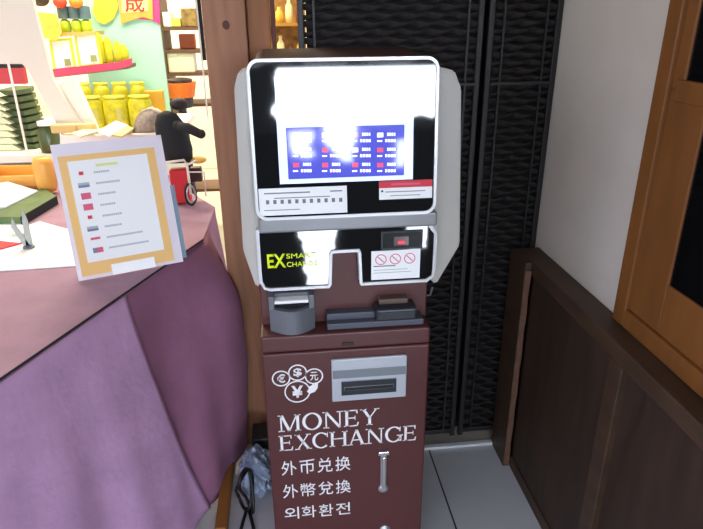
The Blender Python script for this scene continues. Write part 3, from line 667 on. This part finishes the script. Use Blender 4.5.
# shelving strip right of the mint panel
su = thing('shop_shelf_unit', 'dark framed shop shelf unit beside the wooden post', 'shelf unit', (-.72, 4.7, 0))
xa, xb = onY(160, 30, 4.6).x, onY(212, 30, 4.6).x
mk('side_board', box(B(), xa, xa+.02, 4.6, 4.9, 0, 2.2), mat('shelf_brown', (110, 75, 55), .6), su)
SHZ = []
for y in (27, 50, 73, 104, 190):
    z = onY(180, y, 4.6).z; SHZ.append(z); mk('shelf_board', box(B(), xa+.02, xb, 4.6, 4.9, z-.022, z), mat('shelf_brown', (110, 75, 55), .6), su)
def onshelf(name, x0, x1, y0, y1, m, label, cat, Y=4.62, d=.15, grp=None):
    a = onY(x0, y1, Y); b = onY(x1, y0, Y); zs = [z_ for z_ in SHZ if abs(z_-a.z) < .12]; zb = min(zs, key=lambda q: abs(q-a.z)) if zs else a.z
    o = box(B(), max(a.x, xa+.022), b.x, Y, Y+d, zb+.001, b.z, .006); return tag(mk(name, o, m), label, cat, grp)
wbox = mat('cream_box', (255, 240, 205), .5)
onshelf('cream_box', 164, 177, 53, 73, wbox, 'cream carton left of its twin on the shelf by the post', 'carton', grp='cream cartons on the shelf')
onshelf('cream_box', 179, 193, 53, 73, wbox, 'cream carton right of its twin on the shelf by the post', 'carton', grp='cream cartons on the shelf')
onshelf('white_packet', 162, 170, 12, 27, paper, 'small white packet on the upper shelf beside the pink poster', 'packet')
onshelf('yellow_packet', 171, 180, 18, 27, mat('pk_yel', (235, 220, 90), .5), 'small yellow packet on the upper shelf beside the white packet', 'packet')
onshelf('olive_packet', 182, 195, 8, 27, mat('pk_olive', (150, 120, 60), .5, var=.5, scale=30), 'olive brown packet on the upper shelf near the dark pole', 'packet')
onshelf('orange_packet', 180, 194, 34, 50, mat('pk_or', (215, 95, 35), .5), 'small orange packet behind the cream cartons', 'packet', Y=4.78, d=.08)
# orange tub on a dark stand
tubc = onY(181, 97, 4.45)
tb_ = thing('orange_basket', 'round orange basket on a dark stand behind the black doll', 'basket', (tubc.x, 4.45, 0))
mk('basket_body', lathe(B(), (tubc.x, 4.45, tubc.z), [(.095, 0), (.117, .10)], 24), mat('orange_plastic', (240, 118, 28), .5, var=.1, scale=30), tb_, smooth=False)
mk('stand', lathe(B(), (tubc.x, 4.45, 0), [(.11, 0), (.03, .02), (.03, tubc.z-.08), (.08, tubc.z-.07), (.085, tubc.z-.001)], 20), mat('stand_dark', (50, 38, 36), .5), tb_)
mk('top_tray', lathe(B(), (tubc.x, 4.45, tubc.z+.1005), [(.09, 0), (.09, .02), (.05, .03)], 20), mat('stand_dark', (50, 38, 36), .5), tb_)
dp = B(); a = onY(199, 20, 3.0); box(dp, a.x-.009, a.x+.014, 3.0, 3.02, 1.42, 2.95); tag(mk('dark_pole', dp, ink_black), 'black hanging pole just left of the wooden post', 'pole')
pw = B(); a = onY(202, 60, 2.7); box(pw, a.x-.003, a.x+.003, 2.7, 2.706, 1.2, 2.95); tag(mk('pale_rail', pw, cream2), 'thin pale rail against the left side of the wooden post', 'rail')
# golden goods between post and wicker screen
gs = thing('gold_shelf', 'narrow shelf of golden goods seen above the machine', 'shelf', (.05, 4.4, 0))
a, b = onY(266, 50, 4.4), onY(305, -10, 4.4)
mk('shelf_back', box(B(), a.x, b.x, 4.55, 4.57, 0, 2.2), mat('gold_back', (150, 105, 45), .6, var=.7, scale=14), gs)
mk('shelf_board', box(B(), a.x, b.x, 4.3, 4.55, onY(280, 23, 4.3).z-.02, onY(280, 23, 4.3).z), mat('gold_wood', (180, 130, 50), .6), gs)
mk('shelf_board', box(B(), a.x, b.x, 4.3, 4.55, 1.30, 1.32), mat('gold_wood', (180, 130, 50), .6), gs)
zf = onY(280, 23, 4.3).z
cols3 = [(225, 190, 60), (250, 235, 160), (120, 70, 40), (235, 205, 90), (180, 120, 60)]
kk = 0
for lev, zb in enumerate((1.32, zf)):
    for j in range(4):
        x = a.x+.015+j*(b.x-a.x)/4.2; h_ = (.13, .17, .10, .15)[(j+lev) % 4]
        o = B(); lathe(o, (x+.02, 4.38, zb), [(.022, 0), (.026, h_*.3), (.024, h_*.7), (.010, h_*.85), (.012, h_)], 12)
        tag(mk('golden_figurine', o, mat('gold%d' % (kk % 5), cols3[kk % 5], .35), smooth=True), '%s golden ornament on the %s of the narrow shelf above the machine' % (('leftmost', 'second', 'third', 'rightmost')[j], ('lower board', 'upper board')[lev]), 'ornament', 'golden ornaments on the narrow shelf'); kk += 1
# ------------------------------------------------------------------ black doll on toy bicycle
YD2 = 2.42
dl = B(); P = lambda x, y, Y=YD2: onY(x, y, Y)
lathe(dl, P(179, 161), [(.055, 0), (.066, .05), (.064, .10), (.056, .15), (.038, .185), (.01, .198)], 20, 'z', 1, .8)
for v in dl.verts: v.co.x -= (v.co.z-P(179, 161).z)*.13
wo = P(172, 160)
doll = mk('plush_doll', dl, mat('doll_black', (26, 27, 30), .8), smooth=True, origin=P(176, 160))
tag(doll, 'black stuffed doll with outstretched arm riding the toy bicycle', 'doll')
hd_ = B(); ball(hd_, P(179, 104, 2.44), .036, .036, .024); mk('head', hd_, mat('doll_head', (38, 28, 26), .7), doll, smooth=True)
am = B(); tube(am, [P(178, 126, 2.37), P(188, 128, 2.35), P(200, 134, 2.34)], [.020, .019, .017], 12); ball(am, P(201, 134, 2.34), .018); ball(am, P(178, 126, 2.37), .021); mk('arm', am, mat('doll_black', (26, 27, 30)), doll, smooth=True)
hm = B(); tube(hm, [P(160, 134), P(166, 130)], .012, 8); mk('arm', hm, mat('doll_black', (26, 27, 30)), doll, smooth=True)
bk = thing('toy_bicycle', 'small white toy bicycle with red bag under the black doll', 'bicycle', onZ(188, 198, ZC))
wc = onY(190, 187, 2.36); R_ = .044; wc.z = ZC+.050
def wheel(c, R_): 
    b_ = B(); tube(b_, [c+Vector((R_*.45*math.cos(k*math.pi/14), R_*.3*math.cos(k*math.pi/14), R_*math.sin(k*math.pi/14))) for k in range(28)], .0045, 6, True); return b_
w_ = mk('wheel', wheel(wc, R_), black, bk, smooth=True); mk('wheel_rim', wheel(wc, R_*.8), metal, bk, smooth=True)
fr = B(); tube(fr, [wc, onY(187, 165, 2.36), onY(184, 160, 2.36), onY(162, 163, 2.36)], .005); tube(fr, [onY(187, 165, 2.36), onY(197, 160, 2.36)], .004); tube(fr, [onY(187, 172, 2.36), onY(204, 172, 2.42), onY(206, 196, 2.45)], .003); mk('frame', fr, cream2, bk, smooth=True)
rb = onY(172, 197, 2.38); rt_ = onY(188, 170, 2.38); mk('red_bag', box(B(), rb.x, rt_.x-.004, 2.38, 2.44, ZC+.005, rt_.z, .006), mat('bag_red', (205, 38, 45), .6), bk)
yb_ = B(); ball(yb_, onY(198, 160, 2.42), .035, .03, .014); mk('straw_seat', yb_, mat('straw', (225, 175, 80), .7), bk, smooth=True)
mk('dark_pedal_box', box(B(), onY(190, 172, 2.44).x, onY(201, 172, 2.44).x, 2.44, 2.48, onY(195, 182, 2.44).z, onY(195, 168, 2.44).z, .003), mat('pedal_dark', (60, 30, 30), .6), bk)
# ------------------------------------------------------------------ bag, adapter and cables on the floor by the machine
pb_ = B(); bmesh.ops.create_icosphere(pb_, subdivisions=4, radius=1)
for v in pb_.verts:
    n_ = v.co.copy(); f = 1+.16*math.sin(n_.x*7+n_.z*9)+.12*math.sin(n_.y*13-n_.z*6)+random.uniform(-.05, .05)
    v.co = Vector((-.165+n_.x*.055*f, 1.715+n_.y*.07*f, max(.002, .085+n_.z*.085*f)))
tag(mk('plastic_bag', pb_, mat('bag_plastic', (150, 165, 190), .25, var=.5, scale=16, spec=.8)), 'crumpled blue white plastic bag on the floor against the machine', 'bag')
ad = box(B(), -.185, -.112, 1.80, 1.90, .0, .16, .008); tag(mk('power_adapter', ad, black), 'black power box on the floor behind the plastic bag', 'power box')
cbm = B()
def loop(cx, cy, cz, rx, rz, rot, n=30):
    return [(cx+rx*math.cos(t)*math.cos(rot)-rz*math.sin(t)*math.sin(rot)*.3, cy+.03*math.sin(t*2), cz+rz*math.sin(t)) for t in [2*math.pi*k/n for k in range(n)]]
tube(cbm, loop(-.195, 1.60, .105, .020, .085, .3), .006, 6, True); tube(cbm, loop(-.205, 1.61, .10, .030, .075, -.4), .006, 6, True)
tube(cbm, [(-.20, 1.60, .03), (-.22, 1.52, .008), (-.26, 1.42, .007), (-.24, 1.30, .007)], .006, 6); tube(cbm, [(-.195, 1.60, .03), (-.17, 1.5, .008), (-.15, 1.38, .007), (-.17, 1.25, .007)], .006, 6)
tag(mk('extension_cable', cbm, black, smooth=True), 'black power cord coiled on the floor left of the machine', 'cord')
# ------------------------------------------------------------------ lights
def lamp_panel(x, y, z, sx, sy, power, col, label):
    t = thing('ceiling_lamp', label, 'lamp', (x, y, z)); mk('lamp_housing', box(B(), x-sx/2-.02, x+sx/2+.02, y-sy/2-.02, y+sy/2+.02, z+.01, z+.05), cream, t)
    L = bpy.data.lights.new('shop_light', 'AREA'); L.shape = 'RECTANGLE'; L.size = sx; L.size_y = sy; L.energy = power; L.color = col
    o = bpy.data.objects.new('shop_light', L); COL.objects.link(o); o.location = (x, y, z)
warm = (1, .87, .65)
lamp_panel(-1.6, 3.3, 2.85, .8, .5, 40, warm, 'warm ceiling lamp over the front of the shop')
lamp_panel(-.6, 3.7, 2.85,   .8, .5, 48, warm, 'warm ceiling lamp over the shop shelves')
lamp_panel(-1.2, 5.6, 2.85, 1.6, .6, 110, warm, 'warm ceiling lamp near the shop back wall')
# ------------------------------------------------------------------ daylight with added glare patches
w = bpy.data.worlds.new('World'); C.world = w; w.use_nodes = True; nt = w.node_tree
for n_ in list(nt.nodes): nt.nodes.remove(n_)
out = nt.nodes.new('ShaderNodeOutputWorld'); bg = nt.nodes.new('ShaderNodeBackground')
tc = nt.nodes.new('ShaderNodeTexCoord'); sx = nt.nodes.new('ShaderNodeSeparateXYZ'); nt.links.new(tc.outputs['Generated'], sx.inputs[0])
def mth(op, a, b=None, c=None):
    m = nt.nodes.new('ShaderNodeMath'); m.operation = op
    for i, v in enumerate((a, b, c)):
        if v is None: continue
        if isinstance(v, (int, float)): m.inputs[i].default_value = v
        else: nt.links.new(v, m.inputs[i])
    return m.outputs[0]
X_, Y_, Z_ = sx.outputs
ny = mth('MULTIPLY', Y_, -1.0)
nyc = mth('MAXIMUM', ny, .02)
a_ = mth('DIVIDE', X_, nyc); b_ = mth('DIVIDE', Z_, nyc)
PATCHES = []   # (a0, a1, b0, b1, slope of left edge, slope of right edge)
sky = mth('ADD', mth('MULTIPLY', mth('GREATER_THAN', Z_, -.02), .0), 0.0)
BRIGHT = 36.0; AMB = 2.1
noise = nt.nodes.new('ShaderNodeTexNoise'); noise.inputs['Scale'].default_value = 22; noise.inputs['Detail'].default_value = 3
nt.links.new(tc.outputs['Generated'], noise.inputs['Vector'])
nz = mth('MULTIPLY', mth('SUBTRACT', noise.outputs['Fac'], .5), .05)
an = mth('ADD', a_, nz); bn = mth('ADD', b_, nz)
#PATCHCODE
inside = 0.0
front_ = mth('GREATER_THAN', ny, .3)
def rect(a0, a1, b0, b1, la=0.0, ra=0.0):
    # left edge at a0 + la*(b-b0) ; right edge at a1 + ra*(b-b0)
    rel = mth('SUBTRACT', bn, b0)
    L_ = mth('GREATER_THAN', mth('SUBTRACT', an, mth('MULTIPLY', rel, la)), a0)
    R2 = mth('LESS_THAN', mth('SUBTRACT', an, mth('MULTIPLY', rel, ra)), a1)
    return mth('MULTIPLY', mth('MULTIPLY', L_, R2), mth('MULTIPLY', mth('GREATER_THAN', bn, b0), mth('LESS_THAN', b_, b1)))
GLARE_RECTS = [(-.013, .32, .022, .102), (.092, .106, -.055, .03, -.5, .12), (.007, .046, -.040, .002), (.183, .20, -.06, -.017, 0, .1), (.018, .066, -.462, -.345, 0, .2), (.212, .252, -.392, -.352)]  # bright patches added to the sky, shaped to glare on screen and fascia
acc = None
for q in GLARE_RECTS:
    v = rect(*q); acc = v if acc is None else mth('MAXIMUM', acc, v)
amb = mth('ADD', mth('MULTIPLY', mth('GREATER_THAN', Z_, 0.0), .45), .62)
st2 = mth('MULTIPLY', amb, AMB)
# sky darkened behind the viewer to keep reflections in the black glass dark
dark = mth('MULTIPLY', mth('MULTIPLY', mth('GREATER_THAN', a_, -.45), mth('LESS_THAN', a_, .55)), mth('MULTIPLY', mth('LESS_THAN', bn, .108), front_))
st2 = mth('MULTIPLY', st2, mth('SUBTRACT', 1.0, mth('MULTIPLY', dark, .88)))
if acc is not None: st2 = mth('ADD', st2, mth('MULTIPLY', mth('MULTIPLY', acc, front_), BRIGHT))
bg.inputs['Color'].default_value = (.80, .88, 1.0, 1)
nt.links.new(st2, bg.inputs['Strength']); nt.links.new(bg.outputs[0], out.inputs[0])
